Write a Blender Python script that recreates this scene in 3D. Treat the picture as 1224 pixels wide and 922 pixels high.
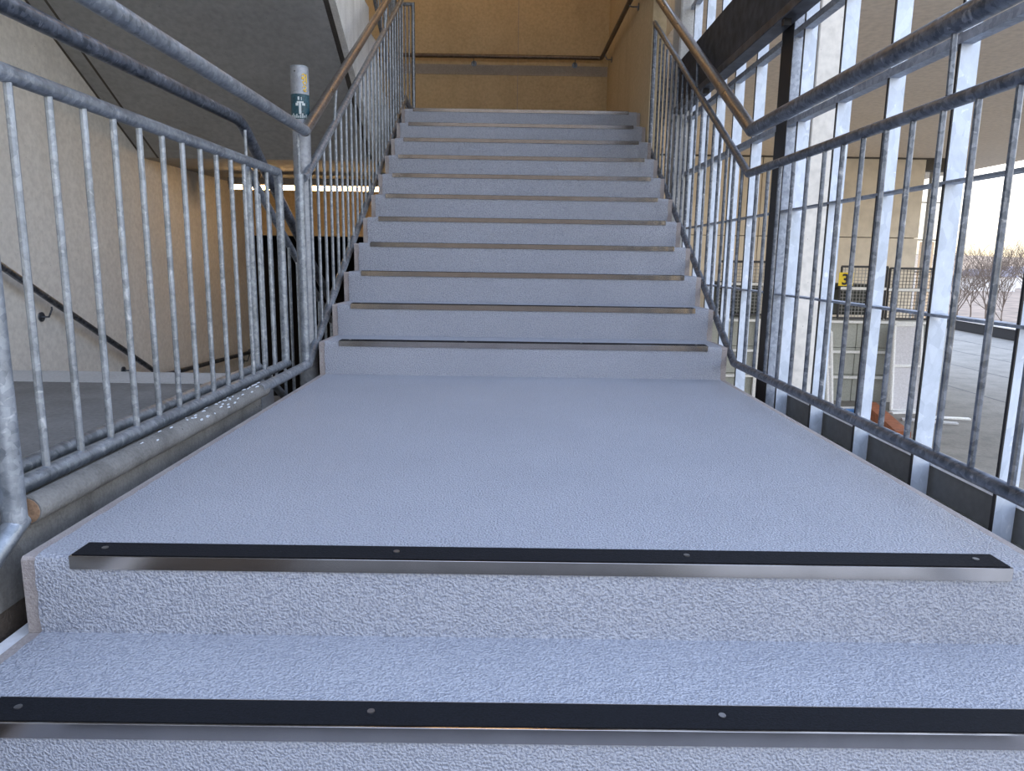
import bpy, math, random
from mathutils import Vector, Matrix
random.seed(7)
R = math.radians
for o in list(bpy.data.objects):
    bpy.data.objects.remove(o)
SC = bpy.context.scene
COL = SC.collection

# ------------------------------------------------------------------ camera
F_PX, PITCH, YAW, ROLL = 855.4, 0.1754, -0.0045, 0.0151
CAMX, CAMZ = -0.0728, 0.6096
cam_d = bpy.data.cameras.new('camera')
cam = bpy.data.objects.new('camera', cam_d)
COL.objects.link(cam)
cam_d.sensor_fit = 'HORIZONTAL'
cam_d.sensor_width = 36.0
cam_d.lens = 36.0 * F_PX / 1224.0
cam_d.clip_start, cam_d.clip_end = 0.02, 800
cy, sy, cp, sp = math.cos(YAW), math.sin(YAW), math.cos(PITCH), math.sin(PITCH)
fwd = Vector((-sy*cp, cy*cp, -sp)); r0 = Vector((cy, sy, 0)); u0 = r0.cross(fwd)
rt = r0*math.cos(ROLL) + u0*math.sin(ROLL); up = u0*math.cos(ROLL) - r0*math.sin(ROLL)
M = Matrix(((rt.x, up.x, -fwd.x, CAMX), (rt.y, up.y, -fwd.y, 0), (rt.z, up.z, -fwd.z, CAMZ), (0, 0, 0, 1)))
cam.matrix_world = M
SC.camera = cam

# ------------------------------------------------------------------ world, light, exposure
SC.view_settings.view_transform = 'Standard'
SC.view_settings.look = 'None'
SC.view_settings.gamma = 1.0
SC.view_settings.use_curve_mapping = False
SC.view_settings.exposure = 0.24
w = bpy.data.worlds.new('sky'); SC.world = w; w.use_nodes = True
wn, wl = w.node_tree.nodes, w.node_tree.links
wn.clear()
wo = wn.new('ShaderNodeOutputWorld'); bg = wn.new('ShaderNodeBackground')
tc = wn.new('ShaderNodeTexCoord'); sep = wn.new('ShaderNodeSeparateXYZ')
wl.new(tc.outputs['Generated'], sep.inputs[0])
ramp = wn.new('ShaderNodeValToRGB')
cr = ramp.color_ramp
cr.elements[0].position = 0.0; cr.elements[0].color = (0.47, 0.38, 0.24, 1)
cr.elements[1].position = 1.0; cr.elements[1].color = (0.52, 0.66, 1.0, 1)
for p, c in ((0.025, (0.62, 0.55, 0.42, 1)), (0.08, (0.92, 0.88, 0.80, 1)), (0.2, (0.93, 0.96, 1.0, 1)), (0.5, (0.64, 0.76, 1.0, 1))):
    e = cr.elements.new(p); e.color = c
wl.new(sep.outputs['Z'], ramp.inputs[0])
wl.new(ramp.outputs[0], bg.inputs[0])
bg.inputs[1].default_value = 2.9
wl.new(bg.outputs[0], wo.inputs[0])

# ------------------------------------------------------------------ materials
def new_mat(name):
    m = bpy.data.materials.new(name); m.use_nodes = True
    n, l = m.node_tree.nodes, m.node_tree.links
    return m, n, l, n['Principled BSDF']

def tex(n, l, kind, scale, vec, **kw):
    t = n.new('ShaderNodeTex' + kind)
    t.inputs['Scale'].default_value = scale
    for k, v in kw.items():
        if k in t.inputs: t.inputs[k].default_value = v
        else: setattr(t, k, v)
    l.new(vec, t.inputs['Vector'])
    return t

def mapped(n, l, scale=(1, 1, 1)):
    g = n.new('ShaderNodeNewGeometry')
    mp = n.new('ShaderNodeMapping'); mp.inputs['Scale'].default_value = scale
    l.new(g.outputs['Position'], mp.inputs[0])
    return mp.outputs[0]

def rampn(n, l, src, stops):
    r = n.new('ShaderNodeValToRGB')
    e = r.color_ramp.elements
    while len(e) < len(stops): e.new(0.5)
    for i, (p, c) in enumerate(stops):
        e[i].position = p; e[i].color = (*c, 1)
    l.new(src, r.inputs[0])
    return r.outputs[0]

def mixc(n, l, fac, a, b, mode='MIX'):
    m = n.new('ShaderNodeMix'); m.data_type = 'RGBA'; m.blend_type = mode
    if isinstance(fac, (int, float)): m.inputs[0].default_value = fac
    else: l.new(fac, m.inputs[0])
    for i, v in ((6, a), (7, b)):
        if isinstance(v, tuple): m.inputs[i].default_value = (*v, 1)
        else: l.new(v, m.inputs[i])
    return m.outputs[2]

def bump(n, l, bs, h, strength, dist, prev=None):
    b = n.new('ShaderNodeBump'); b.inputs['Strength'].default_value = strength
    b.inputs['Distance'].default_value = dist
    l.new(h, b.inputs['Height'])
    if prev: l.new(prev, b.inputs['Normal'])
    l.new(b.outputs[0], bs.inputs['Normal'])
    return b.outputs[0]

def m_coating():
    m, n, l, bs = new_mat('textured_coating')
    v = mapped(n, l)
    nz = tex(n, l, 'Noise', 215, v, Detail=1.0, Roughness=0.45, Distortion=0.0)
    fine = tex(n, l, 'Noise', 330, v, Detail=2.0)
    big = tex(n, l, 'Noise', 2.2, v, Detail=4.0)
    c = rampn(n, l, big.outputs[0], [(0.3, (0.385, 0.402, 0.452)), (0.7, (0.425, 0.442, 0.492))])
    c2 = mixc(n, l, rampn(n, l, nz.outputs[0], [(0.36, (1, 1, 1)), (0.56, (0, 0, 0))]), c, (0.28, 0.30, 0.355))
    l.new(c2, bs.inputs['Base Color'])
    bs.inputs['Roughness'].default_value = 0.42
    b1 = bump(n, l, bs, nz.outputs[0], 1.0, 0.0060)
    bump(n, l, bs, fine.outputs[0], 0.35, 0.0012, b1)
    return m

def m_concrete(name, c1, c2, scale=3.0, bs_=0.35, stain=None, board=False, rough=0.85):
    m, n, l, bs = new_mat(name)
    v = mapped(n, l)
    a = tex(n, l, 'Noise', scale, v, Detail=8.0, Roughness=0.6)
    b = tex(n, l, 'Noise', scale*22, v, Detail=5.0)
    c = rampn(n, l, a.outputs[0], [(0.3, c1), (0.7, c2)])
    c = mixc(n, l, 0.22, c, rampn(n, l, b.outputs[0], [(0.3, tuple(x*.55 for x in c1)), (0.65, tuple(min(1, x*1.3) for x in c2))]))
    if stain:
        vs = mapped(n, l, (1.0, 1.0, 0.18))
        s = tex(n, l, 'Noise', scale*1.9, vs, Detail=6.0)
        c = mixc(n, l, rampn(n, l, s.outputs[0], [(0.52, (0, 0, 0)), (0.75, (.55, .55, .55))]), c, stain)
    # small air holes in the concrete
    vo = tex(n, l, 'Voronoi', 17, v)
    hole = rampn(n, l, vo.outputs[0], [(0.03, (1, 1, 1)), (0.06, (0, 0, 0))])
    c = mixc(n, l, hole, c, tuple(x*.45 for x in c1))
    l.new(c, bs.inputs['Base Color'])
    bs.inputs['Roughness'].default_value = rough
    bump(n, l, bs, b.outputs[0], bs_, 0.004)
    return m

def m_galv(name, c1, c2, rough=0.42, metal=0.75, scale=70, stretch=(1, 1, 1), spots=0.0):
    m, n, l, bs = new_mat(name)
    v = mapped(n, l, stretch)
    a = tex(n, l, 'Voronoi', scale, v, Randomness=1.0)
    b = tex(n, l, 'Noise', 15, v, Detail=9.0, Roughness=0.75)
    g = n.new('ShaderNodeSeparateColor'); l.new(a.outputs['Color'], g.inputs[0])
    f = n.new('ShaderNodeMix'); f.data_type = 'FLOAT'; f.inputs[0].default_value = 0.8
    l.new(g.outputs[0], f.inputs[2]); l.new(b.outputs[0], f.inputs[3])
    c = rampn(n, l, f.outputs[0], [(0.34, c1), (0.66, c2)])
    if spots:
        s = tex(n, l, 'Noise', 30, v, Detail=5.0, Distortion=.8)
        c = mixc(n, l, rampn(n, l, s.outputs[0], [(0.63, (0, 0, 0)), (0.72, (spots,)*3)]), c, (0.9, 0.93, 0.97))
    l.new(c, bs.inputs['Base Color'])
    rr = rampn(n, l, b.outputs[0], [(0.3, (rough-.1,)*3), (0.7, (rough+.18,)*3)])
    l.new(rr, bs.inputs['Roughness'])
    bs.inputs['Metallic'].default_value = metal
    bump(n, l, bs, b.outputs[0], 0.25, 0.002)
    return m

def m_plain(name, c, rough=0.6, metal=0.0, var=0.12, scale=40, bmp=0.0, emit=None, es=0):
    m, n, l, bs = new_mat(name)
    v = mapped(n, l)
    a = tex(n, l, 'Noise', scale, v, Detail=5.0)
    cc = rampn(n, l, a.outputs[0], [(0.3, tuple(x*(1-var) for x in c)), (0.7, tuple(min(1, x*(1+var)) for x in c))])
    l.new(cc, bs.inputs['Base Color'])
    bs.inputs['Roughness'].default_value = rough; bs.inputs['Metallic'].default_value = metal
    if bmp: bump(n, l, bs, a.outputs[0], bmp, 0.002)
    if emit:
        bs.inputs['Emission Color'].default_value = (*emit, 1)
        bs.inputs['Emission Strength'].default_value = es
    return m

COAT = m_coating()
RAW = m_concrete('raw_step_concrete', (0.30, 0.26, 0.25), (0.42, 0.38, 0.36), 9, 0.8)
KERB = m_concrete('kerb_concrete', (0.10, 0.10, 0.098), (0.21, 0.208, 0.20), 6, 0.7, stain=(0.055, 0.052, 0.048))
WALLC = m_concrete('pale_wall_concrete', (0.66, 0.645, 0.61), (0.74, 0.725, 0.69), 1.3, 0.12, stain=(0.58, 0.56, 0.52))
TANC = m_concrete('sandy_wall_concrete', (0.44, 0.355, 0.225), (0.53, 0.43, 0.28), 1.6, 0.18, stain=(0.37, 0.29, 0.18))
BAND = m_concrete('wall_band_plaster', (0.30, 0.27, 0.24), (0.38, 0.34, 0.30), 3, 0.15)
SOFF = m_concrete('soffit_concrete', (0.34, 0.345, 0.34), (0.43, 0.435, 0.43), 1.1, 0.25, stain=(0.29, 0.29, 0.275))
STRG = m_concrete('pale_stringer_concrete', (0.50, 0.49, 0.46), (0.72, 0.71, 0.68), 5, 0.2, stain=(0.36, 0.34, 0.31))
FLOORC = m_concrete('landing_concrete', (0.13, 0.13, 0.13), (0.21, 0.21, 0.21), 2.6, 0.4, stain=(0.10, 0.10, 0.10))
BANDF = m_concrete('landing_edge_coating', (0.40, 0.41, 0.42), (0.5, 0.51, 0.52), 4, 0.25)
DARKC = m_concrete('dark_rebate_concrete', (0.075, 0.065, 0.055), (0.11, 0.10, 0.085), 5, 0.2)
VOID = m_plain('unlit_cellar_dark', (0.02, 0.02, 0.02), 0.9)  # cellar darkness is put into a near-black colour
SOIL = m_concrete('dark_brown_base_concrete', (0.045, 0.035, 0.028), (0.10, 0.08, 0.065), 6, 0.8)
GALV = m_galv('galvanised_tube', (0.18, 0.205, 0.235), (0.38, 0.415, 0.46), spots=0.32)
GALVD = m_galv('weathered_tube', (0.075, 0.09, 0.115), (0.24, 0.265, 0.31), rough=0.36, spots=0.3)
BRAIL = m_galv('worn_warm_reflection_rail', (0.14, 0.125, 0.115), (0.29, 0.26, 0.235), rough=0.32)  # brown tint paints the warm wall reflection into the steel
GBAR = m_galv('spangled_flat_bar', (0.44, 0.50, 0.58), (0.62, 0.68, 0.77), rough=0.5, metal=0.3, scale=36, stretch=(1, 1, .6), spots=0.6)
POSTM = m_galv('post_steel', (0.22, 0.25, 0.30), (0.42, 0.46, 0.53), rough=0.45, metal=0.4)
BLACKM = m_plain('black_post_and_side_shade', (0.012, 0.012, 0.014), 0.5)
ALU = m_plain('brushed_aluminium', (0.40, 0.37, 0.345), 0.17, 1.0, 0.08, 14)
INSERT = m_plain('black_grip_insert', (0.005, 0.006, 0.009), 0.85, 0, 0.5, 260, 0.5)
INSERT.node_tree.nodes['Principled BSDF'].inputs['Specular IOR Level'].default_value = 0.25
SCREW = m_plain('screw_steel', (0.30, 0.30, 0.31), 0.4, 1.0)
BEAMM = m_plain('bitumen_black_beam', (0.030, 0.031, 0.035), 0.8, 0, 0.55, 16, 0.6)
LAMPM = m_plain('lamp_tube', (1, .9, .75), 0.5, 0, 0.0, 5, 0, (1.0, 0.60, 0.25), 22)
LAMPB = m_plain('lamp_housing', (0.20, 0.19, 0.18), 0.5)
ASPH = m_concrete('pale_asphalt', (0.165, 0.155, 0.135), (0.255, 0.24, 0.21), 1.4, 0.9, stain=(0.10, 0.10, 0.09))
PLATE = m_plain('dark_grey_kick_plate', (0.13, 0.135, 0.135), 0.6)
TRIMW = m_plain('white_edge_trim', (0.85, 0.86, 0.88), 0.4)
FACADE = m_concrete('sandy_facade_panel', (0.72, 0.64, 0.52), (0.75, 0.67, 0.55), 0.25, 0.05)
SOFFX = m_concrete('brown_overhang_board', (0.70, 0.60, 0.50), (0.76, 0.66, 0.56), 0.7, 0.05)
BEIGE = m_concrete('beige_pillar_concrete', (0.66, 0.62, 0.55), (0.74, 0.70, 0.63), 1.0, 0.08)
MESHM = m_plain('dark_mesh_wire', (0.03, 0.03, 0.035), 0.5)
CAGEB = m_plain('dark_stored_bins', (0.05, 0.055, 0.05), 0.7, 0, 0.6, 3)
WHITEP = m_plain('white_frame_paint', (0.78, 0.78, 0.76), 0.45)
GREYB = m_concrete('grey_green_block', (0.33, 0.34, 0.30), (0.43, 0.44, 0.40), 2, 0.3)
YEL = m_plain('yellow_sign', (0.90, 0.66, 0.02), 0.5, 0, 0.02)
BLK = m_plain('black_print', (0.012, 0.012, 0.012), 0.6)
ORANGE = m_plain('rust_orange_timber', (0.30, 0.09, 0.03), 0.7, 0, 0.3, 12)
BLUEP = m_plain('blue_plastic', (0.10, 0.28, 0.62), 0.5)
PARA = m_plain('dark_guard_beam', (0.015, 0.015, 0.017), 0.95)
SNOW = m_plain('pale_frosted_field', (0.24, 0.18, 0.135), 0.9, 0, 0.5, 0.5)
BARK = m_plain('bare_twig_bark', (0.13, 0.10, 0.08), 0.9)
BUSH = m_plain('winter_hillside_scrub', (0.42, 0.30, 0.20), 0.9, 0, 0.35, 0.9)
HOUSE = m_plain('far_house_render', (0.70, 0.68, 0.66), 0.8)
ROOFM = m_plain('far_house_roof', (0.22, 0.20, 0.22), 0.8)
TEAL = m_plain('teal_sticker_print', (0.010, 0.055, 0.075), 0.45, 0, 0.5, 90)
TEALW = m_plain('pale_sticker_print', (0.50, 0.55, 0.55), 0.5)
YELS = m_plain('yellow_marker_paint', (0.80, 0.52, 0.02), 0.5)
RUST = m_plain('rust_patch', (0.30, 0.19, 0.12), 0.85, 0, 0.4, 90)
GRASS = m_plain('weed_leaf', (0.16, 0.24, 0.05), 0.7)
m, n, l, bs = new_mat('clear_glazing'); GLASS = m
bs.inputs['Base Color'].default_value = (0.9, 0.95, 0.97, 1); bs.inputs['Roughness'].default_value = 0.02
bs.inputs['Alpha'].default_value = 0.22

# ------------------------------------------------------------------ mesh helpers
class MB:
    def __init__(s): s.v = []; s.f = []; s.mi = []; s.m = 0
    def box(s, x0, x1, y0, y1, z0, z1):
        b = len(s.v)
        s.v += [(x, y, z) for z in (z0, z1) for y in (y0, y1) for x in (x0, x1)]
        for q in ((0, 2, 3, 1), (4, 5, 7, 6), (0, 1, 5, 4), (2, 6, 7, 3), (0, 4, 6, 2), (1, 3, 7, 5)):
            s.f.append([b+i for i in q])
        return s
    def bbox(s, x0, x1, y0, y1, z0, z1, c=0.004):
        """box whose long edges are chamfered (octagonal section along its longest axis)"""
        d = (x1-x0, y1-y0, z1-z0); a = d.index(max(d))
        lo = (x0, y0, z0); hi = (x1, y1, z1)
        i, j = [k for k in range(3) if k != a]
        sec = [(lo[i]+c, lo[j]), (hi[i]-c, lo[j]), (hi[i], lo[j]+c), (hi[i], hi[j]-c), (hi[i]-c, hi[j]), (lo[i]+c, hi[j]), (lo[i], hi[j]-c), (lo[i], lo[j]+c)]
        b = len(s.v)
        for e in (lo[a], hi[a]):
            for p, q in sec:
                vv = [0, 0, 0]; vv[a] = e; vv[i] = p; vv[j] = q; s.v.append(tuple(vv))
        for k in range(8): s.f.append([b+k, b+(k+1) % 8, b+8+(k+1) % 8, b+8+k])
        s.f.append([b+k for k in range(7, -1, -1)]); s.f.append([b+8+k for k in range(8)])
        return s
    def prism_x(s, prof, x0, x1):
        """prof: list of (y,z); extruded along X"""
        b = len(s.v); n = len(prof)
        s.v += [(x0, y, z) for y, z in prof] + [(x1, y, z) for y, z in prof]
        for k in range(n): s.f.append([b+k, b+(k+1) % n, b+n+(k+1) % n, b+n+k])
        s.f.append([b+k for k in range(n-1, -1, -1)]); s.f.append([b+n+k for k in range(n)])
        return s
    def tube(s, pts, r, n=14, fillet=0.0, cap=True):
        P = [Vector(p) for p in pts]
        if fillet:
            Q = [P[0]]
            for i in range(1, len(P)-1):
                a = (P[i-1]-P[i]); c = (P[i+1]-P[i])
                la = min(fillet, a.length*.45); lc = min(fillet, c.length*.45)
                A = P[i]+a.normalized()*la; C = P[i]+c.normalized()*lc
                for t in range(6):
                    t /= 5.0
                    Q.append(A*(1-t)**2 + P[i]*2*t*(1-t) + C*t*t)
            Q.append(P[-1]); P = Q
        rr = r if isinstance(r, (list, tuple)) else [r]*len(P)
        D = [(P[i+1]-P[i]).normalized() for i in range(len(P)-1)]
        ref = Vector((1, 0, 0)) if abs(D[0].x) < .8 else Vector((0, 0, 1))
        N = (ref - D[0]*ref.dot(D[0])).normalized()
        b = len(s.v)
        for i, p in enumerate(P):
            d0 = D[max(i-1, 0)]; d1 = D[min(i, len(D)-1)]
            if i > 0 and i < len(D)+0:
                q = d0.rotation_difference(d1); N0 = N; 
            t = (d0+d1).normalized()
            Nn = N; Bn = d0.cross(N).normalized()
            for k in range(n):
                a = 2*math.pi*k/n
                off = (Nn*math.cos(a)+Bn*math.sin(a))*rr[i]
                # slide along d0 on to the mitre plane
                k_ = -off.dot(t)/max(d0.dot(t), .3)
                s.v.append(tuple(p+off+d0*k_))
            if i < len(D) and i > 0:
                N = d0.rotation_difference(d1) @ N
        for i in range(len(P)-1):
            for k in range(n):
                s.f.append([b+i*n+k, b+i*n+(k+1) % n, b+(i+1)*n+(k+1) % n, b+(i+1)*n+k])
        if cap:
            s.f.append([b+k for k in range(n-1, -1, -1)])
            e = b+(len(P)-1)*n
            s.f.append([e+k for k in range(n)])
        return s
    def cyl(s, p0, p1, r, n=12): return s.tube([p0, p1], r, n)
    def blob(s, c, rx, ry, rz, nu=12, nv=8, jit=0):
        b = len(s.v); c = Vector(c)
        for j in range(nv+1):
            th = math.pi*j/nv
            for i in range(nu):
                ph = 2*math.pi*i/nu; q = 1+random.uniform(-jit, jit)
                s.v.append((c.x+rx*q*math.sin(th)*math.cos(ph), c.y+ry*q*math.sin(th)*math.sin(ph), c.z+rz*q*math.cos(th)))
        for j in range(nv):
            for i in range(nu):
                s.f.append([b+j*nu+i, b+(j+1)*nu+i, b+(j+1)*nu+(i+1) % nu, b+j*nu+(i+1) % nu])
        return s

def base_of(parent):
    v = Vector((0, 0, 0))
    while parent: v += parent.location; parent = parent.parent
    return v

def finish(name, mb, mat, parent=None, loc=None, angle=35):
    """mb in world coordinates -> object at loc (world) under parent"""
    pb = base_of(parent)
    if loc is None: loc = pb.copy() if parent else Vector((0, 0, 0))
    loc = Vector(loc)
    me = bpy.data.meshes.new(name)
    me.from_pydata([tuple(Vector(v)-loc) for v in mb.v], [], mb.f)
    import bmesh as _bm
    b = _bm.new(); b.from_mesh(me); _bm.ops.recalc_face_normals(b, faces=b.faces); b.to_mesh(me); b.free()
    me.materials.append(mat)
    for p in me.polygons: p.use_smooth = True
    me.set_sharp_from_angle(angle=R(angle))
    o = bpy.data.objects.new(name, me); COL.objects.link(o)
    o.parent = parent; o.location = loc-pb
    return o

def dup(o, delta, parent=None):
    c = o.copy(); COL.objects.link(c)
    c.location = o.location + Vector(delta)
    if parent is not None: c.parent = parent
    for ch in list(o.children):
        d = ch.copy(); COL.objects.link(d); d.parent = c
    return c

def thing(name, label, cat, loc, group=None):
    o = bpy.data.objects.new(name, None); COL.objects.link(o); o.empty_display_size = .1
    o.location = loc; o['label'] = label; o['category'] = cat
    if group: o['group'] = group
    return o

def tag(o, label, cat, group=None, kind=None):
    if label: o['label'] = label
    if cat: o['category'] = cat
    if group: o['group'] = group
    if kind: o['kind'] = kind
    return o

def struct(name, mb, mat, label=None, cat=None, loc=None):
    o = finish(name, mb, mat, None, loc)
    return tag(o, label, cat, None, 'structure')

# ------------------------------------------------------------------ dimensions
YA, YB, YC = 1.0754, 1.3657, 3.6744          # lower nosing, landing nosing, first riser of upper flight
D, HU, HL = 0.2974, 0.1725, 0.165
W = 1.055
XW = -3.30                                    # far left wall
YBK = 9.10                                    # back wall
TOPZ = 11*HU

# ------------------------------------------------------------------ setting: walls, floors, ceilings
wl_ = struct('wall_left', MB().box(XW-.25, XW, -1.2, YBK, -2.6, 4.9), WALLC, 'tall pale concrete wall beyond the left stairs, turning sandy under the lamp', 'wall')
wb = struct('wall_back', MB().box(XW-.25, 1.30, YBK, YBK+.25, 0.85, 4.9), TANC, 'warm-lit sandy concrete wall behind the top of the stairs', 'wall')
finish('wall_band', MB().box(XW, W, YBK-.004, YBK+.01, 2.776, 2.889), BAND, wb)
jl = MB()
for x in (-2.1, -.02):
    jl.box(x-.004, x+.004, YBK-.0025, YBK+.01, 1.9, 2.776); jl.box(x-.004, x+.004, YBK-.0025, YBK+.01, 2.889, 4.6)
finish('board_joint', jl, BAND, wb)
finish('lintel', MB().box(XW, W, YBK-.10, YBK+.01, .85, .95), TANC, wb)
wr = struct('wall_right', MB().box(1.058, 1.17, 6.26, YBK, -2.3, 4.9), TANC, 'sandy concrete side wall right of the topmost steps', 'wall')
# unlit cellar room behind the opening under the back wall
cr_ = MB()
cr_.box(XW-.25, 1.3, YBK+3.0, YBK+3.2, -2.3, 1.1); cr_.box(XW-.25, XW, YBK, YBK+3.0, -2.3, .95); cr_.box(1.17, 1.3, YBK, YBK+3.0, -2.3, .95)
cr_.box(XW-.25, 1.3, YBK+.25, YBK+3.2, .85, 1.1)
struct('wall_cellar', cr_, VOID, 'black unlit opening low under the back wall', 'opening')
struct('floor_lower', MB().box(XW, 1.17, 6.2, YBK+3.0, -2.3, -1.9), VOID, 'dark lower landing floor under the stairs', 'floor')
struct('floor_upper', MB().box(XW, -1.16, 6.5, YBK, 1.43, TOPZ), SOFF, 'upper landing slab with warm-lit underside above the lamp', 'slab')
struct('floor_top', MB().box(-1.16, W, 6.95, YBK, 1.43, TOPZ), COAT, 'top landing at the head of the coated stairs', 'floor')
# left landing with pale coated edge
fl = struct('floor_left', MB().box(XW, -1.30, -1.2, 3.36, -.22, 0.0), FLOORC, 'dark grey concrete landing floor beyond the left guard', 'floor')
finish('edge_coating', MB().box(XW, -1.30, 3.36, 3.674, -.22, 0.002), BANDF, fl)
# left flight going down (seen only through the guard)
fs = MB()
prof = []
for k in range(11):
    y = 3.674 + k*D; prof += [(y, -k*HU), (y, -(k+1)*HU)]
prof += [(3.674+11*D, -11*HU), (3.674+11*D, -11*HU-.05), (3.674, -.42)]
fs.prism_x(prof, XW, -1.30)
struct('stairs_lower_left', fs, FLOORC, 'dark flight going down beyond the left landing', 'stairs')
# flight above: sloping soffit, landing above, pale stepped side
ys0 = 7.4
def soffz(y): return 1.43 + .575*(6.5-y)
sf = MB()
pr_ = [(6.5, 1.43)]
pr_ += [(4.13, soffz(4.13)), (-1.2, soffz(4.13)), (-1.2, soffz(4.13)+.25), (4.13, soffz(4.13)+.25), (6.5, 1.70)]
sf.prism_x(pr_, XW, -1.33)
struct('ceiling_soffit', sf, SOFF, 'dark grey sloping underside of the stair flight overhead, upper left', 'ceiling')
sj = MB()
for x in (XW, XW+.13):
    sj.prism_x([(6.5, 1.428), (6.5, 1.436), (4.13, soffz(4.13)+.006), (4.13, soffz(4.13)-.002)], x, x+.018)
struct('trim_soffit', sj, DARKC, 'thin dark joints where the sloping soffit meets the left wall', 'trim')
dk = MB(); dk.prism_x([(6.5, 1.445), (4.13, soffz(4.13)+.015), (0.5, soffz(4.13)+.015), (.5, soffz(4.13)+.2), (4.13, soffz(4.13)+.2), (6.5, 1.62)], -1.33, -1.29)
struct('trim_rebate', dk, DARKC, 'narrow dark recess along the edge of the sloping soffit', 'trim')
up_ = [(6.9, 1.70), (6.5, 1.43)]
up_ += [(4.2, soffz(4.2))]
ytop = 4.2; n0 = int((ys0-ytop)/D)
jj = n0
up_ += [(ys0-n0*D, soffz(4.2)+.6), (ys0-n0*D, TOPZ+n0*HU)] if False else []
pts = []
for j in range(0, n0+1):
    y = ys0 - j*D
    pts += [(y, TOPZ+(j-1)*HU if j else TOPZ), (y, TOPZ+j*HU)]
pts = pts[1:]
poly = [(7.4, TOPZ-.1), (6.95, 1.62), (6.5, 1.43), (4.2, soffz(4.2)), (ys0-n0*D, TOPZ+n0*HU)] + pts[::-1]
# drop duplicates
pp = []
for p in poly:
    if not pp or (abs(p[0]-pp[-1][0])+abs(p[1]-pp[-1][1])) > 1e-4: pp.append(p)
uf = MB(); uf.prism_x(pp, -1.29, -1.245)
struct('stairs_upper_side', uf, STRG, 'pale stepped concrete side of the flight overhead, top left', 'stairs')
ub = MB()
for j in range(0, n0):
    y = ys0 - j*D
    ub.box(XW, -1.29, y-D, y, TOPZ+j*HU-.2, TOPZ+(j+1)*HU-.17)
struct('stairs_upper_treads', ub, SOFF, 'treads of the flight overhead behind its pale side', 'stairs')
struct('ceiling_top', MB().box(XW-.25, 1.30, 1.2, YBK+.25, 4.9, 5.1), SOFF, 'concrete ceiling high over the top landing', 'ceiling')
# concrete pillar at the end of the black beam
struct('pillar_concrete', MB().bbox(1.175, 1.335, 5.75, 6.0, -2.0, 4.9, .012), m_concrete('pale_pillar_concrete', (0.42, 0.42, 0.41), (0.60, 0.60, 0.58), 4, .3, stain=(.3, .28, .25)), 'pale mottled concrete pillar behind the end of the black beam', 'pillar')

struct('wall_rear_unseen', MB().box(XW-.25, 3.3, -8.3, -8.0, -2.6, 6.0), m_concrete('unseen_rear_wall_concrete', (.20, .17, .145), (.27, .23, .195), 2, .2), 'unseen brownish concrete wall behind the lower flight, sized to darken nosing reflections', 'wall')  # unseen wall, height and width shaped for dark nosing reflections
struct('floor_rear', MB().box(XW, 1.20, -8.0, -1.5, -2.3, -1.9), FLOORC, 'dark lower landing floor behind the viewer', 'floor')
# ground and dark base below the stairs
struct('floor_base', MB().box(XW, 1.2, -1.5, 6.2, -2.3, -1.95), SOIL, 'dark brown ground in the gap under the stairs', 'ground')

# ------------------------------------------------------------------ staircase
st = thing('staircase', 'concrete staircase with pale blue-grey textured coating and metal nosings', 'staircase', (0, YB, 0))

def coat_mesh(mb, prof, x0, x1, t=0.005, cell=.02):
    """thin shell following prof [(y,z)...] with slightly ragged long edges"""
    P = []
    for (a, b) in zip(prof[:-1], prof[1:]):
        L = math.hypot(b[0]-a[0], b[1]-a[1]); n = max(1, int(L/cell))
        for i in range(n): P.append((a[0]+(b[0]-a[0])*i/n, a[1]+(b[1]-a[1])*i/n))
    P.append(prof[-1])
    b = len(mb.v); n = len(P)
    for i, (y, z) in enumerate(P):
        p0 = P[max(i-1, 0)]; p1 = P[min(i+1, n-1)]
        dy, dz = p1[0]-p0[0], p1[1]-p0[1]; L = math.hypot(dy, dz) or 1
        ny, nz = -dz/L, dy/L
        j0 = random.uniform(-.0025, .0025); j1 = random.uniform(-.0025, .0025)
        mb.v += [(x0+j0, y+ny*t, z+nz*t), (x1+j1, y+ny*t, z+nz*t), (x0+j0, y-ny*t, z-nz*t), (x1+j1, y-ny*t, z-nz*t)]
    for i in range(n-1):
        a = b+4*i; c = a+4
        mb.f += [[a, a+1, c+1, c], [a+2, c+2, c+3, a+3], [a, c, c+2, a+2], [a+1, a+3, c+3, c+1]]
    mb.f += [[b, b+2, b+3, b+1], [b+4*(n-1), b+4*(n-1)+1, b+4*(n-1)+3, b+4*(n-1)+2]]

EDGE = 0.030
def make_step(y, z, h, d, name='step', slab=.36, last=False):
    mb = MB(); c = .006
    if name == 'landing':
        prof = [(y, z-h-.12), (y, z-c), (y+c, z), (y+d-.0, z), (y+d, z-.25), (y+.35, z-.25)]
    else:
        prof = [(y, z-slab-h*.0), (y, z-c), (y+c, z), (y+d, z), (y+d, z-slab+h)]
    mb.prism_x(prof, -W, W)
    o = finish(name, mb, RAW, st)
    cm = MB(); q = .010
    coat_mesh(cm, [(y, z-h+.001), (y, z-q), (y+.003, z-.003), (y+q, z), (y+d-.004, z)], -W+EDGE, W-EDGE)
    finish('coating', cm, COAT, o)
    return o

def screw_at(mb, x, y, z):
    mb.tube([(x, y, z-.001), (x, y, z+.0016)], .0065, 12)
    return mb

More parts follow.
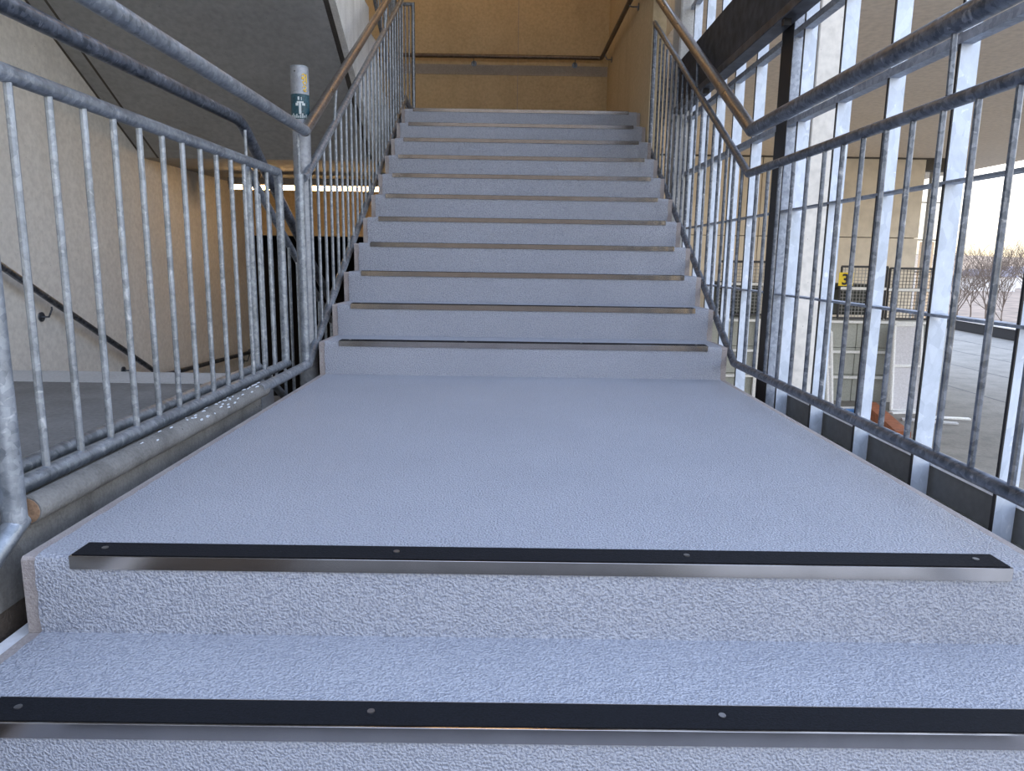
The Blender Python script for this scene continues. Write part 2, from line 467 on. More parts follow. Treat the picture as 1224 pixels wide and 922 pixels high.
SW = 0.9515
proto = None
def make_strip():
    y, z = 0.0, 0.0
    mb = MB()
    F, T, t = -.010, .0085, .003
    prof = [(F, T-.0005), (F, -.019), (F+t, -.019), (F+t, T-t), (.062, T-t), (.062, T), (F+.0005, T)]
    mb.prism_x(prof, -SW, SW)
    o = finish('nosing_strip', mb, ALU, st, (0, 0, 0))
    finish('grip_insert', MB().box(-SW+.003, SW-.003, F+.006, .058, T-.001, T+.0018), INSERT, o)
    for x in (-.90, -.30, .30, .90):
        ob = MB(); screw_at(ob, x, .030, T+.0018)
        ob2 = finish('screw', ob, SCREW, o)
    return o
strip0 = None
def place_strip(y, z):
    global strip0
    if strip0 is None:
        strip0 = make_strip(); strip0.location = Vector((0, y, z))-base_of(st); return
    c = strip0.copy(); COL.objects.link(c); c.location = Vector((0, y, z))-base_of(st)
    for ch in list(strip0.children):
        d_ = ch.copy(); COL.objects.link(d_); d_.parent = c

for k in range(3):
    y, z = YA-k*D, -HL*(k+1)
    make_step(y, z, HL, YB-YA if k == 0 else D); place_strip(y, z)
make_step(YB, 0, HL, YC-YB, 'landing'); place_strip(YB, 0)
for k in range(11):
    y, z = YC+k*D, (k+1)*HU
    make_step(y, z, HU, D); place_strip(y, z)
# white strip just under the left side of the lower tread
ws = MB().prism_x([(.35, -.200), (YB+.10, -.200), (YB+.10, -.175), (.35, -.175)], -1.098, -W-.002)
finish('side_trim', ws, TRIMW, st)

# ------------------------------------------------------------------ guards
BR = 0.0085
def bal(parent, pts_list, r=BR, mat=GALV, name='baluster'):
    """vertical rods; equal-length ones share one mesh"""
    first = {}
    for (x, y, z0, z1) in pts_list:
        key = round(z1-z0, 3)
        if key in first:
            o, b = first[key]
            dup(o, (x-b[0], y-b[1], z0-b[2]))
        else:
            o = finish(name, MB().tube([(x, y, z0), (x, y, z1)], r, 10), mat, parent, (x, y, z0))
            first[key] = (o, (x, y, z0))

def line(p, q):
    return lambda y: p[1]+(q[1]-p[1])*(y-p[0])/(q[0]-p[0])

# right guard
g = thing('stair_guard', 'galvanised tube guard along the right side of the coated stairs', 'railing', (1.077, 3.6, 0))
XR = 1.077
finish('handrail', MB().tube([(XR-.005, .35, 1.232), (XR-.005, 3.585, 1.232)], .031, 18), GALVD, g)
q_ = finish('sloping_handrail', MB().tube([(XR-.005, 3.56, 1.229), (XR-.005, 3.58, 1.232), (XR-.005, 6.45, 1.232+.562*2.875)], .0305, 18), BRAIL, g); q_['label'] = 'worn upper handrail tinted brown with painted wall reflections'
finish('mid_rail', MB().tube([(XR, .35, 1.030), (XR, 3.602, 1.034), (XR, 6.29, 2.537)], .0188, 16), GALVD, g)
finish('bottom_rail', MB().tube([(XR, .35, .100), (XR, 3.62, .100), (XR, 6.21, 1.520)], .0188, 16), GALVD, g)
mz = line((3.602, 1.034), (6.29, 2.537)); bz = line((3.62, .100), (6.21, 1.520))
L = [(XR, 1.713-.1464*i, .113, 1.019) for i in range(8, 0, -1)] + [(XR, 1.713+.1464*i, .113, 1.019) for i in range(13)]
bal(g, L, BR, GALVD)
bal(g, [(XR, 3.70+.1435*i, bz(3.70+.1435*i)+.01, bz(3.70+.1435*i)+.01+.913) for i in range(17)], BR, GALVD)
finish('post', MB().tube([(XR, 6.225, 1.50), (XR, 6.225, 2.51)], .0175, 14), GALVD, g)
for yy in (1.99, 4.74):
    z0 = 1.045 if yy < 3 else mz(yy)+.01; z1 = 1.215 if yy < 3 else 1.232+.562*(yy-3.575)
    finish('handrail_support', MB().tube([(XR, yy, z0), (XR-.004, yy, z1)], .008, 10), GALVD, g)

# left stair guard
g = thing('stair_guard', 'galvanised tube guard climbing the left side of the coated stairs', 'railing', (-1.10, 3.65, 0))
XL = -1.10
finish('handrail', MB().tube([(-1.07, .35, 1.20), (-1.07, 3.61, 1.20)], .026, 18), GALV, g)
q_ = finish('sloping_handrail', MB().tube([(-1.07, 3.59, 1.197), (-1.07, 3.605, 1.20), (-1.07, 7.25, 1.20+.567*3.65)], .0255, 18), BRAIL, g); q_['label'] = 'worn upper handrail tinted brown with painted wall reflections'
lm = line((3.70, 1.0), (7.25, 3.045)); lb = line((3.62, .062), (7.20, 2.105))
finish('mid_rail', MB().tube([(XL, 3.655, .985), (XL, 3.70, 1.0), (XL, 7.25, 3.045)], .0205, 16), GALV, g)
finish('bottom_rail', MB().tube([(XL, 2.9, .063), (XL, 3.62, .062), (XL, 7.20, 2.105), (XL+.03, 7.34, 2.03)], .0225, 16), GALV, g)
bal(g, [(XL, 3.78+.142*i, lb(3.78+.142*i)+.01, lb(3.78+.142*i)+.01+.885) for i in range(24)])
finish('post', MB().tube([(XL-.01, 3.62, .06), (XL-.01, 3.62, 1.0)], .0215, 14), GALV, g)
finish('handrail_support', MB().tube([(XL-.01, 3.62, 1.0), (XL-.005, 3.60, 1.185)], .008, 10), GALV, g)
finish('handrail_support', MB().tube([(XL, 4.33, lm(4.33)+.01), (XL+.02, 4.33, 1.20+.567*.72)], .008, 10), GALV, g)
finish('handrail_support', MB().tube([(XL, 6.1, lm(6.1)+.01), (XL+.02, 6.1, 1.20+.567*2.49)], .008, 10), GALV, g)

# return panel at the top between the two flights
g = thing('landing_guard', 'short galvanised guard panel at the head of the left guard', 'railing', (-1.2, 7.4, TOPZ))
finish('top_rail', MB().tube([(-1.045, 7.40, 1.9), (-1.045, 7.40, 3.0), (-1.34, 7.40, 3.0)], .018, 14), GALV, g)
finish('bottom_rail', MB().tube([(-1.045, 7.40, 2.02), (-1.34, 7.40, 2.02)], .014, 12), GALV, g)
bal(g, [(-1.085-.036*i*1.0, 7.40, 2.03, 2.99) for i in range(7)], .0075)
# guard of the flight overhead
g = thing('upper_guard', 'galvanised guard of the flight overhead, seen through the left guard', 'railing', (-1.345, 7.3, 2.0))
uz = lambda y: 2.10+.58*(7.3-y)
finish('bottom_rail', MB().tube([(-1.215, 7.30, uz(7.3)), (-1.215, 4.4, uz(4.4))], .015, 12), GALV, g)
finish('top_rail', MB().tube([(-1.215, 7.30, uz(7.3)+.92), (-1.215, 4.4, uz(4.4)+.92)], .02, 12), GALV, g)
bal(g, [(-1.215, 7.18-.14*i, uz(7.18-.14*i), uz(7.18-.14*i)+.92) for i in range(20)])
finish('post', MB().tube([(-1.215, 7.30, 1.9), (-1.215, 7.30, 3.06)], .03, 12), GALV, g)

# flat guard panel on the kerb
g = thing('guard_panel', 'level galvanised guard panel standing on the concrete kerb', 'railing', (-1.185, 2.5, .05))
XG = -1.185
finish('top_rail', MB().tube([(XG, .25, .99), (XG, 3.52, .998), (XG, 3.535, .95)], .0205, 16), GALV, g)
finish('bottom_rail', MB().tube([(XG, .25, .085), (XG, 3.56, .078)], .0205, 16), GALV, g)
finish('post', MB().tube([(XG, 3.535, .985), (XG, 3.535, .085)], .0195, 14), GALV, g)
bal(g, [(XG, 1.668-.1413*i, .095, .98) for i in range(9, 0, -1)] + [(XG, 1.668+.1413*i, .095, .98) for i in range(13)], .0092)

# guard of the left flight going down
g = thing('descending_guard', 'dark galvanised guard dropping away with the left downward flight', 'railing', (-1.25, 3.3, 0))
XD = -1.25
finish('handrail', MB().tube([(-1.34, .3, 1.205), (-1.34, 3.50, 1.225), (-1.34, 6.7, 1.225-.585*3.2)], .0265, 18, .08), GALVD, g)
finish('bottom_rail', MB().tube([(XD, .25, .10), (XD, 3.32, .095), (XD, 6.6, .095-.58*3.28)], .019, 16), GALV, g)
finish('mid_rail', MB().tube([(XD, 3.30, .985), (XD, 6.6, .985-.56*3.3)], .0185, 16), GALV, g)
finish('post', MB().tube([(XD, 3.30, -.1), (XD, 3.30, 1.0)], .0185, 14), GALV, g)
finish('support_tab', MB().tube([(XD, 3.30, 1.0), (XD, 3.30, 1.15)], .007, 10), GALV, g)
bal(g, [(XD, 3.44+.142*i, .095-.58*(.12+.142*i), .095-.58*(.12+.142*i)+.89) for i in range(21)])

# lower guard beside the bottom steps
g = thing('lower_guard', 'galvanised corner post and sloping rail beside the bottom steps', 'railing', (-1.10, 1.42, 0))
finish('post', MB().tube([(XL, 1.425, .05), (XL, 1.425, .98)], .0235, 16), GALV, g)
finish('bottom_rail', MB().tube([(XL, 1.44, .055), (XL, .35, .055-.565*1.09)], .0225, 16), GALV, g)
finish('top_rail', MB().tube([(XL, 1.44, .98), (XL, .35, .98-.565*1.09)], .0225, 16), GALV, g)

# big round post with sticker
g = thing('round_post', 'thick galvanised post with teal sticker and yellow marks behind the handrail bend', 'post', (-1.125, 3.74, -1.9))
PX, PY, PR = -1.143, 3.80, .0445
finish('shaft', MB().tube([(PX, PY, -1.95), (PX, PY, 1.530)], PR, 28), m_galv('grey_post_steel', (.24, .255, .28), (.36, .38, .41), rough=.5, metal=.5), g, angle=50)
finish('cap', MB().tube([(PX, PY, 1.530), (PX, PY, 1.536), (PX, PY, 1.540)], [PR+.001, PR+.001, PR-.006], 28), GALV, g)
def patch(mb, a0, a1, z0, z1, r, n=8):
    b = len(mb.v)
    for i in range(n+1):
        a = R(a0+(a1-a0)*i/n)
        for rr in (r, r-.003):
            for z in (z0, z1): mb.v.append((PX+rr*math.sin(a), PY-rr*math.cos(a), z))
    for i in range(n):
        q = b+4*i; s = q+4
        mb.f += [[q, s, s+1, q+1], [q+2, q+3, s+3, s+2], [q+1, s+1, s+3, q+3], [q, q+2, s+2, s]]
    mb.f += [[b, b+1, b+3, b+2], [q+4, q+6, q+7, q+5]]
    return mb
sk = finish('sticker', patch(MB(), -72, 92, 1.283, 1.402, PR+.0012, 16), TEAL, g)
lt = MB()
patch(lt, -6, 34, 1.358, 1.366, PR+.002); patch(lt, 6, 20, 1.305, 1.362, PR+.002); patch(lt, -14, 2, 1.345, 1.358, PR+.002); patch(lt, 26, 44, 1.347, 1.358, PR+.002)
patch(lt, 0, 10, 1.372, 1.388, PR+.002); patch(lt, 20, 24, 1.372, 1.386, PR+.002)
for a in range(-60, 80, 12): patch(lt, a, a+7, 1.287, 1.297+.003*(a % 5), PR+.002, 2)
finish('lettering', lt, TEALW, sk)
ym = MB()
def curve_on(pts, r=.0022):
    ym.tube([(PX+(PR+.001)*math.sin(R(a)), PY-(PR+.001)*math.cos(R(a)), z) for a, z in pts], r, 6)
curve_on([(30, 1.492), (42, 1.497), (52, 1.492), (44, 1.482), (34, 1.476), (44, 1.470), (56, 1.476)])
curve_on([(34, 1.460), (56, 1.466)]); curve_on([(34, 1.460), (42, 1.449), (58, 1.448)])
curve_on([(34, 1.432), (44, 1.440), (56, 1.436), (52, 1.424), (38, 1.422), (46, 1.414), (58, 1.418)])
curve_on([(32, 1.485), (30, 1.470)]); curve_on([(60, 1.497), (62, 1.455)])
finish('paint_marks', ym, YELS, g)
finish('bolt_hole', MB().tube([(PX+.0435*math.sin(R(-15)), PY-.0435*math.cos(R(-15)), 1.508), (PX+.0455*math.sin(R(-15)), PY-.0455*math.cos(R(-15)), 1.508)], .0035, 10), BLK, g)

# kerb
kb = MB()
kb.tube([(-1.108, 1.475, .058), (-1.108, 2.97, .055)], .031, 24)
kb.box(-1.30, -1.118, -1.0, 2.97, -.13, .048)
ko = struct('kerb_concrete', kb, KERB, 'stained concrete kerb with rounded top between stairs and left landing', 'kerb')
finish('footing', MB().box(-1.30, -1.122, -1.0, 2.97, -.9, -.13), SOIL, ko)
finish('rust_patch', MB().tube([(-1.108, 1.4735, .058), (-1.108, 1.478, .058)], .028, 14), RUST, ko)
cm = MB()
random.seed(3)
for i in range(44):
    y = 1.9+random.random()**.7*1.05; a = random.uniform(-.4, 1.2)
    px_ = -1.108+.030*math.sin(a); pz_ = .056+.030*math.cos(a)
    cm.blob((px_, y, pz_), random.uniform(.002, .006), random.uniform(.004, .017), .003, 8, 4, .3)
finish('paint_splashes', cm, m_plain('dried_pale_paint', (.55, .60, .66), .5), ko)
wd = MB()
for i in range(22):
    a = random.uniform(0, 6.28); L_ = random.uniform(.02, .045)
    x, y = -1.225+random.uniform(-.02, .02), 1.66+random.uniform(-.03, .03)
    wd.tube([(x, y, .043), (x+math.cos(a)*L_*.5, y+math.sin(a)*L_*.5, .043+L_*.6), (x+math.cos(a)*L_, y+math.sin(a)*L_, .043+L_*.55)], [.0015, .0015, .0004], 4)
wo_ = finish('weed_tuft', wd, GRASS); tag(wo_, 'tiny green weed growing on the kerb between the bottom rails', 'weed')

# ------------------------------------------------------------------ wall handrails
def disc_bracket(parent, p_rail, p_wall, axis):
    mb = MB(); d = Vector(axis)
    w_ = Vector(p_wall); r_ = Vector(p_rail)
    mb.tube([w_, w_+d*.055, Vector((w_.x+d.x*.08, w_.y+d.y*.08, r_.z-.03)), Vector((r_.x, r_.y, r_.z-.012))], .006, 8)
    b = finish('bracket', mb, GALVD, parent)
    finish('wall_plate', MB().tube([w_, w_+d*.008], .033, 18), GALVD, b)
g = thing('wall_handrail', 'dark steel handrail on the pale left wall, sloping down then level', 'handrail', (-3.22, 6.4, -.5))
finish('rail', MB().tube([(-3.22, 2.9, .524+.521*1.58), (-3.22, 6.404, -.482), (-3.22, 8.72, -.56), (-3.285, 8.80, -.56)], .022, 14, .03), GALVD, g)
disc_bracket(g, (-3.22, 4.94, .25), (-3.30, 4.94, .167), (1, 0, 0))
disc_bracket(g, (-3.22, 5.92, -.26), (-3.30, 5.92, -.359), (1, 0, 0))
disc_bracket(g, (-3.22, 8.60, -.56), (-3.30, 8.60, -.66), (1, 0, 0))
g = thing('wall_handrail', 'brown steel handrail running round the corner of the top landing', 'handrail', (0, 9.0, 2.95))
BRW = m_galv('brown_handrail_steel', (.10, .08, .065), (.2, .16, .13), rough=.4)
finish('rail', MB().tube([(XW+.1, 9.02, 2.965), (.97, 9.02, 2.965), (.97, 6.3, 2.90)], .024, 14, .03), BRW, g)
for x in (-1.75, -.545, .66):
    disc_bracket(g, (x, 9.02, 2.965), (x, 9.10, 2.90), (0, -1, 0))
for y in (8.75, 7.0):
    disc_bracket(g, (.97, y, 2.955-(9.0-y)*.02), (1.058, y, 2.88), (-1, 0, 0))

# ------------------------------------------------------------------ lamps
def strip_lamp(x0, x1, y, z, label):
    g = thing('strip_lamp', label, 'lamp', ((x0+x1)/2, y, z))
    finish('housing', MB().bbox(x0, x1, y-.05, y+.05, z+.02, z+.09, .01), LAMPB, g)
    finish('tube', MB().tube([(x0+.02, y, z), (x1-.02, y, z)], .024, 12), LAMPM, g)
    for x in (x0+.01, x1-.01):
        finish('end_cap', MB().box(x-.012, x+.012, y-.03, y+.03, z-.028, z+.03), LAMPB, g)
    n_ = MB()
    for x in (x0+.3, x1-.3): n_.box(x-.01, x+.01, y-.01, y+.01, z+.085, 1.432 if z < 2 else 4.9)
    finish('hanger', n_, LAMPB, g)
strip_lamp(-2.93, -1.25, 7.5, 1.285, 'glowing warm strip lamp under the upper landing slab')
strip_lamp(-1.0, .6, 7.9, 4.72, 'warm strip lamp on the ceiling over the top landing')
strip_lamp(-2.9, -1.6, 8.3, 4.72, 'warm strip lamp on the ceiling over the upper left landing')

# ------------------------------------------------------------------ right screen of galvanised flat bars
XS = 1.25
g = thing('metal_screen', 'galvanised screen of upright flat bars and level flats right of the stairs', 'screen', (XS, 3.6, -.1))
ys_ = [1.85-.405*i for i in range(3, 0, -1)] + [1.85, 2.255, 2.66, 3.065, 3.475] + [4.12, 4.50, 4.88, 5.26, 5.62]
f0 = None
for y in ys_:
    if f0 is None:
        f0 = finish('flat_bar', MB().box(XS, XS+.056, y, y+.010, -1.9, 4.9), GBAR, g, (XS, y, 0)); b0 = y
        finish('side_shade', MB().box(XS-.004, XS, y-.0005, y+.0095, -1.9, 4.9), BLACKM, f0)  # black strip stands in for the shaded side of each bar
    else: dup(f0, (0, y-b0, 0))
for z in (-.3, .454, .856, 1.258, 1.66, 2.06, 2.46):
    for a, b in ((.55, 3.60), (3.75, 5.74)):
        finish('level_flat', MB().box(XS-.006, XS+.035, a, b, z-.003, z+.026 if z > 1 else z+.006), POSTM, g)
pm = MB(); pm.box(XS-.004, XS+.056, 3.60, 3.606, -1.9, 4.9)
pst = finish('post', pm, POSTM, g)
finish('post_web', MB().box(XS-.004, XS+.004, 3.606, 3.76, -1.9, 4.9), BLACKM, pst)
# kick plate with white top trim
kp = thing('kick_plate', 'dark grey plate with white top trim behind the screen at floor level', 'panel', (1.30, 2.5, -.3))
finish('plate', MB().box(1.318, 1.324, 1.62, 3.56, -.60, -.036), PLATE, kp)
finish('top_trim', MB().box(1.310, 1.334, 1.62, 3.56, -.036, -.024), TRIMW, kp)
finish('lower_lip', MB().box(1.309, 1.318, 1.62, 3.56, -.60, -.135), m_plain('dusty_lip', (.12, .12, .10), .8), kp)

# black beam resting on the post
bm_ = thing('black_beam', 'black painted steel beam running along the right-hand screen', 'beam', (1.17, 4.5, 1.7))
b_ = MB(); b_.bbox(1.17, 1.235, 3.08, 5.745, 1.76, 2.09, .008)
finish('web', b_, BEAMM, bm_)
finish('bottom_flange', MB().bbox(1.155, 1.24, 3.08, 5.74, 1.715, 1.762, .004), m_plain('scuffed_black_flange', (.05, .05, .055), .45, 0, .7, 14, .4), bm_)
for y in (3.52, 4.9):
    finish('bolt', MB().box(1.165, 1.20, y, y+.03, 1.685, 1.715), BLACKM, bm_)

# ------------------------------------------------------------------ outside
GZ = -1.9
struct('ground', MB().box(1.2, 21.5, -12, 60, GZ-.4, GZ), ASPH, 'grey weathered asphalt yard outside the screen', 'ground')
struct('field', MB().box(-300, 500, 33, 700, GZ-2.2, GZ-2.0), SNOW, 'pale frosted ground beyond the yard', 'ground')
struct('reflector', MB().box(1.45, 9, -12, 1.3, GZ, GZ+.03), m_concrete('pale_reflector', (.50, .49, .47), (.60, .59, .57), 2, .2), 'pale concrete pavement added out of view to brighten the nosing reflections', 'reflector')  # unseen pale slab added to brighten the nosing ends and bounce light
# tar joints
tj = MB()
for i, x in enumerate((9.2, 11.3, 13.2, 15.2)):
    tj.box(x, x+.05, 4, 60, GZ, GZ+.004)
o = finish('tar_joint', tj, m_plain('tar', (.07, .07, .07), .6)); tag(o, 'dark tar joints running along the asphalt yard', 'tar joints', None, 'stuff')
# far facade wall, overhang
wf = thing('facade_wall', 'sandy panelled facade across the yard', 'wall', (5, 15, GZ)); wf['kind'] = 'structure'
xs = (1.2, 3.6, 5.0, 8.3)
for i in range(3):
    for (z0, z1) in ((GZ, 1.14), (1.155, 2.71)):
        finish('panel', MB().bbox(xs[i]+.008, xs[i+1]-.008, 15.0, 15.2, z0, z1, .006), FACADE, wf)
finish('backing', MB().box(1.2, 8.28, 15.12, 15.4, GZ, 2.72), DARKC, wf)
so = struct('overhang_soffit', MB().box(1.40, 10.30, 6.0, 19.0, 2.73, 3.3), SOFFX, 'brown underside of the building overhang outside, upper right', 'overhang')
finish('shadow_gap', MB().box(1.4, 8.9, 14.96, 15.03, 2.70, 2.735), DARKC, so)
finish('end_beam', MB().box(8.3, 9.05, 15.0, 15.3, 2.50, 2.73), DARKC, so)
# glazed bay beyond the facade
gb = thing('glazed_bay', 'bright glazed bay with thin frames at the end of the facade', 'window', (8.9, 16, GZ))
for x in (8.36, 9.0, 9.62): finish('mullion', MB().box(x-.02, x+.02, 16.0, 16.05, GZ, 2.7), LAMPB, gb)
for z in (-.5, .45, 1.15, 1.95): finish('transom', MB().box(8.36, 9.62, 16.005, 16.045, z-.012, z+.012), LAMPB, gb)
for (a, b) in ((8.38, 8.98), (9.02, 9.60)):
    for (c, d_) in ((GZ, -.51), (-.49, .44), (.46, 1.14), (1.16, 1.94), (1.96, 2.7)):
        finish('pane', MB().box(a, b, 16.02, 16.028, c, d_), GLASS, gb)
# pier behind the bay, orange sunlight painted into its colour
struct('pier_orange', MB().bbox(9.74, 9.93, 17.2, 17.5, GZ, 1.15, .01), m_plain('painted_sunlight_orange', (.85, .50, .20), .8), 'pier behind the glazed bay with orange sunlight painted on', 'pier')
o = struct('pillar_beige', MB().bbox(1.843, 2.003, 4.8, 5.0, GZ, 4.6, .006), BEIGE, 'slim light beige pillar just outside the screen', 'pillar')

# mesh storage cages
LWIRE = m_plain('light_mesh_wire', (.30, .30, .29), .5)
def cage(x0, x1, y, z0, z1, label, wire=None, dens=.062):
    g = thing('mesh_cage', label, 'cage', ((x0+x1)/2, y, z0), 'mesh cages across the yard')
    for zz, r, mt in ((z1, .02, MESHM), (z0, .02, MESHM), ((z0*.42+z1*.58), .024, WHITEP)):
        finish('rail', MB().box(x0, x1, y-r, y+r, zz-r, zz+r), mt, g)
    k = max(1, round((x1-x0)/.8)); 
    for i in range(k+1):
        x = x0+(x1-x0)*i/k
        finish('post', MB().tube([(x, y, z0), (x, y, z1)], .022, 8), MESHM, g)
    mm = MB(); x = x0
    while x < x1: mm.box(x-.004, x+.004, y-.004, y+.004, z0, z1); x += dens
    z = z0
    while z < z1: mm.box(x0, x1, y-.004, y+.004, z-.004, z+.004); z += dens
    q = finish('wire_mesh', mm, wire or MESHM, g); q['kind'] = 'stuff'
    return g
cage(5.92, 6.75, 13.1, -.37, .56, 'dark mesh cage holding the yellow number sign', LWIRE)
cage(6.80, 7.62, 13.1, -.37, .54, 'open mesh cage right of the number sign')
cage(3.70, 4.70, 13.1, -.33, .62, 'dark mesh cage seen just left of the screen post', LWIRE)
for (a, b, lab) in ((5.98, 6.68, 'dark bins stored inside the cage with the number sign'), (3.75, 4.62, 'dark bins stored inside the cage left of the screen post')):
    mb = MB(); mb.bbox(a, b, 13.5, 14.1, -.34, .16, .03); o = finish('storage_bin', mb, CAGEB, None, ((a+b)/2, 13.8, -.34))
    finish('lid', MB().bbox(a-.02, b+.02, 13.46, 14.14, .16, .24, .02), CAGEB, o); tag(o, lab, 'bin')
# shelf wall beneath the cages
lw = thing('block_wall', 'low grey-green block wall with white rails under the cages', 'wall', (5.7, 13.1, GZ)); lw['kind'] = 'structure'
bw = 0.82; first = None
for r_ in range(3):
    for c_ in range(6):
        x = 3.0+c_*bw; z = GZ+r_*.5
        z1 = min(z+.49, -.40)
        if first is None:
            first = finish('block', MB().bbox(x+.006, x+bw-.006, 13.05, 13.9, z, z1, .008), GREYB, lw, (x, 13.05, z)); fb = (x, z)
        else: dup(first, (x-fb[0], 0, z-fb[1]))
for z in (-1.45, -.98, -.43):
    finish('rail', MB().box(3.0, 7.55, 12.98, 13.02, z-.022, z+.022), WHITEP, lw)
for x in (3.05, 4.45, 5.62, 6.95): finish('upright', MB().box(x-.03, x+.03, 12.97, 13.03, GZ, -.40), WHITEP, lw)
# number sign
sg = thing('number_sign', 'small yellow sign with black number 3 on the mesh cage', 'sign', (6.13, 13.05, .33))
finish('plate', MB().box(5.86, 6.12, 13.045, 13.06, .215, .455), YEL, sg)
cu = bpy.data.curves.new('digit', 'FONT'); cu.body = '3'; cu.size = .27; cu.extrude = .003; cu.offset = .006
to = bpy.data.objects.new('tmp', cu); COL.objects.link(to)
dg = bpy.context.evaluated_depsgraph_get(); me = bpy.data.meshes.new_from_object(to.evaluated_get(dg))
bpy.data.objects.remove(to)
me.materials.clear(); me.materials.append(BLK)
to = bpy.data.objects.new('digit', me); COL.objects.link(to); to.parent = sg
to.rotation_euler = (R(90), 0, 0); to.location = Vector((5.905, 13.04, .24))-sg.location
# white framed panels leaning in front of the wall
def leaning(x0, x1, y, z0, z1, lean, label, dx=0):
    g = thing('framed_panel', label, 'panel', ((x0+x1)/2, y, z0), 'white framed panels leaning in the yard')
    def P(u, v, o=0): return (x0+(x1-x0)*u+dx*v, y+lean*v+o, z0+(z1-z0)*v)
    def bar(a, b):
        finish('frame_bar', MB().tube([a, b], .028, 6), WHITEP, g)
    bar(P(0, 0), P(0, 1)); bar(P(1, 0), P(1, 1)); bar(P(0, 0), P(1, 0)); bar(P(0, 1), P(1, 1)); bar(P(0, .52), P(1, .52))
    mb = MB(); mb.v = [P(0, 0), P(1, 0), P(1, 1), P(0, 1), P(0, 0, .02), P(1, 0, .02), P(1, 1, .02), P(0, 1, .02)]
    mb.f = [[0, 1, 2, 3], [4, 7, 6, 5], [0, 4, 5, 1], [1, 5, 6, 2], [2, 6, 7, 3], [3, 7, 4, 0]]
    finish('infill', mb, m_plain('grey_infill', (.55, .54, .56), .6), g)
leaning(6.60, 7.08, 12.2, GZ, -.45, .45, 'white framed panel leaning, largest by the cages', .15)
leaning(7.16, 7.34, 12.5, GZ, -.50, .30, 'white framed panel leaning behind the largest one', .25)
leaning(5.62, 5.70, 12.5, GZ, -.60, .35, 'narrow white board propped against the block wall', .02)
# debris on the ground
random.seed(5)
def plank(x, y, L_, a, mat, label, w_=.10, h_=.03, z=0):
    ca, sa = math.cos(a), math.sin(a); mb = MB(); mb.bbox(-L_/2, L_/2, -w_/2, w_/2, 0, h_, .004)
    mb.v = [(x+p*ca-q*sa, y+p*sa+q*ca, GZ+z+r_) for p, q, r_ in mb.v]
    o = finish('plank', mb, mat, None, (x, y, GZ+z)); tag(o, label, 'plank', 'loose boards on the yard'); return o
plank(6.85, 12.0, .8, .15, WHITEP, 'long white board lying below the leaning panel')
plank(7.15, 11.6, .8, -.2, WHITEP, 'white board lying at the right end of the pile')
plank(5.9, 12.3, 1.1, .1, WHITEP, 'white board lying beside the narrow propped board')
plank(5.7, 12.0, .5, .1, BLUEP, 'blue plastic strip on the ground by the boards', .12, .05)
plank(6.75, 11.3, .8, -.35, m_plain('grey_board', (.5, .5, .5), .6), 'grey board lying askew in front of the pile', .14, .03)
# rust coloured timber skid nearer
tm = MB(); A = Vector((6.15, 12.1)); B = Vector((5.55, 9.9)); dr = (B-A).normalized(); nn = Vector((-dr.y, dr.x))*.10
q = [A+nn, A-nn, B-nn, B+nn]
tm.v = [(p.x, p.y, GZ) for p in q]+[(p.x, p.y, GZ+.17) for p in q]
tm.f = [[0, 1, 2, 3], [4, 7, 6, 5], [0, 4, 5, 1], [1, 5, 6, 2], [2, 6, 7, 3], [3, 7, 4, 0]]
o = finish('timber_skid', tm, ORANGE, None, (5.85, 11, GZ)); tag(o, 'rust-orange timber skid lying on the asphalt', 'timber')
# roadside guard beam
gp = thing('guard_beam', 'dark guard beam along the far edge of the yard', 'barrier', (17.5, 27, GZ))
a = Vector((16.4, 16.5)); b = Vector((19.0, 41)); dr = (b-a).normalized(); nn = Vector((-dr.y, dr.x))*.12
def quad(p0, p1, nn, z0, z1):
    mb = MB(); q = [p0+nn, p0-nn, p1-nn, p1+nn]
    mb.v = [(p.x, p.y, z0) for p in q]+[(p.x, p.y, z1) for p in q]
    mb.f = [[0, 1, 2, 3], [4, 7, 6, 5], [0, 4, 5, 1], [1, 5, 6, 2], [2, 6, 7, 3], [3, 7, 4, 0]]
    return mb
finish('beam', quad(a, b, nn, GZ+.02, GZ+.38), PARA, gp)
finish('cap', quad(a, b, nn*1.2, GZ+.38, GZ+.42), m_plain('pale_cap', (.55, .53, .52), .5), gp)
struct('hillside', MB().blob((170, 330, -14), 230, 90, 18.5, 40, 12, .06), BUSH, 'brown winter hillside on the horizon', 'hill')
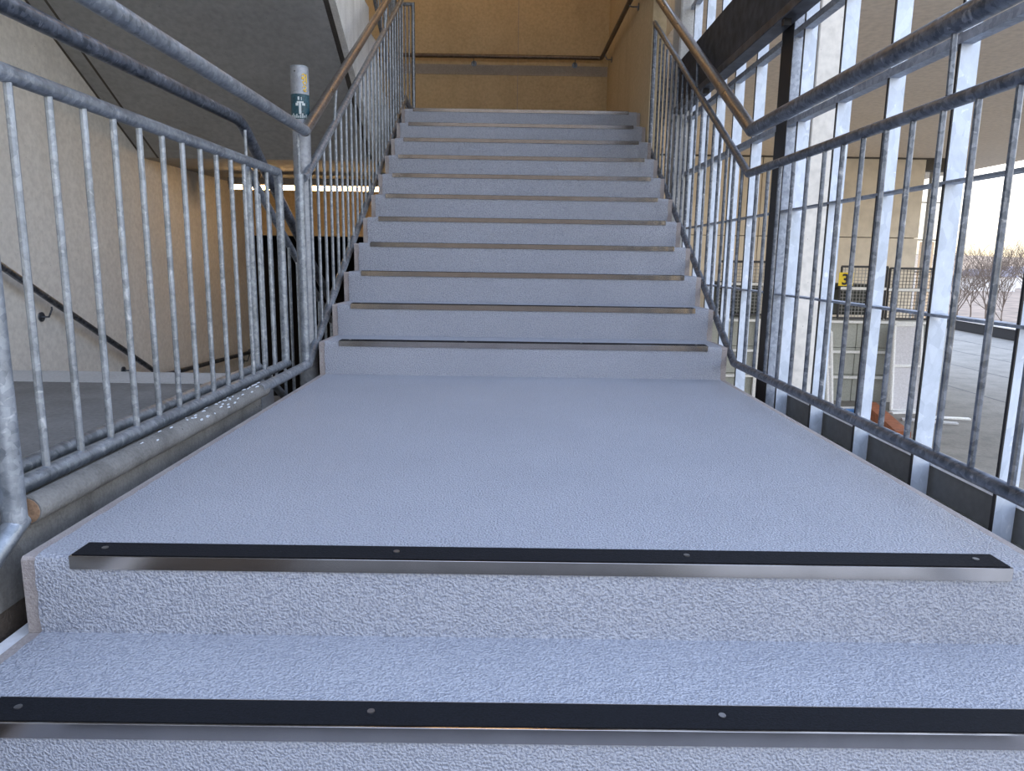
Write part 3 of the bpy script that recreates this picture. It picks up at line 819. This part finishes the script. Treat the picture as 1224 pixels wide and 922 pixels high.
# far houses
def house(x, y, w_, d_, h_, label):
    g = thing('house', label, 'house', (x, y, GZ-2), 'houses beyond the field')
    finish('walls', MB().box(x, x+w_, y, y+d_, GZ-2, GZ-2+h_), HOUSE, g)
    mb = MB(); mb.prism_x([(y-.3, GZ-2+h_), (y+d_/2, GZ-2+h_+h_*.5), (y+d_+.3, GZ-2+h_)], x-.3, x+w_+.3)
    finish('roof', mb, ROOFM, g)
house(84, 130, 7, 6, 2.6, 'pale low house beyond the trees, nearest the glazed bay')
house(104, 150, 8, 6, 3.0, 'pale low house beyond the trees, at the picture edge')
# bare trees
def tree(x, y, z, h, label, seed):
    rnd = random.Random(seed)
    g = thing('bare_tree', label, 'tree', (x, y, z), 'bare winter trees beyond the yard')
    tr = MB(); tw = MB()
    def grow(p, d, L_, r, lev):
        q = p+d*L_*.5+Vector((rnd.uniform(-.05, .05), rnd.uniform(-.05, .05), 0))*L_
        e = q+(d+Vector((rnd.uniform(-.15, .15), rnd.uniform(-.15, .15), .05))).normalized()*L_*.5
        (tr if lev < 1 else tw).tube([p, q, e], [r, r*.85, r*.7], 5 if lev < 3 else 3, cap=False)
        if lev >= 6: return
        nb = 3 if lev < 4 else 2
        for i in range(nb):
            a = rnd.uniform(0, 6.28); s_ = rnd.uniform(.35, .75)
            nd = (d+Vector((math.cos(a)*s_, math.sin(a)*s_, rnd.uniform(-.05, .35)))).normalized()
            grow(e if i < 2 else q, nd, L_*rnd.uniform(.68, .88), r*.68, lev+1)
    grow(Vector((x, y, z)), Vector((0, 0, 1)), h*.19, h*.0065, 0)
    finish('trunk', tr, BARK, g)
    q = finish('twigs', tw, BARK, g)
    q['kind'] = 'stuff'
TL = ((28.6, 46, 8.5, 'bare brown tree seen just right of the glazed bay'), (33.0, 49, 9.5, 'slender bare tree between two uprights of the screen'),
      (30.2, 44, 7.5, 'low bushy bare tree in front of the slender one'), (36.0, 50, 10.5, 'tallest spreading bare tree toward the picture edge'),
      (33.2, 45, 8.5, 'bare tree at the far right edge of the view'), (38.5, 58, 10, 'bare tree standing farthest back among the trees'),
      (34.6, 54, 9, 'bare tree behind the gap left of the tallest one'), (31.0, 50, 9, 'bare tree behind the low bushy one'))
for i, (x, y, h, lab) in enumerate(TL):
    tree(x, y, GZ-2.0, h, lab, 20+i)
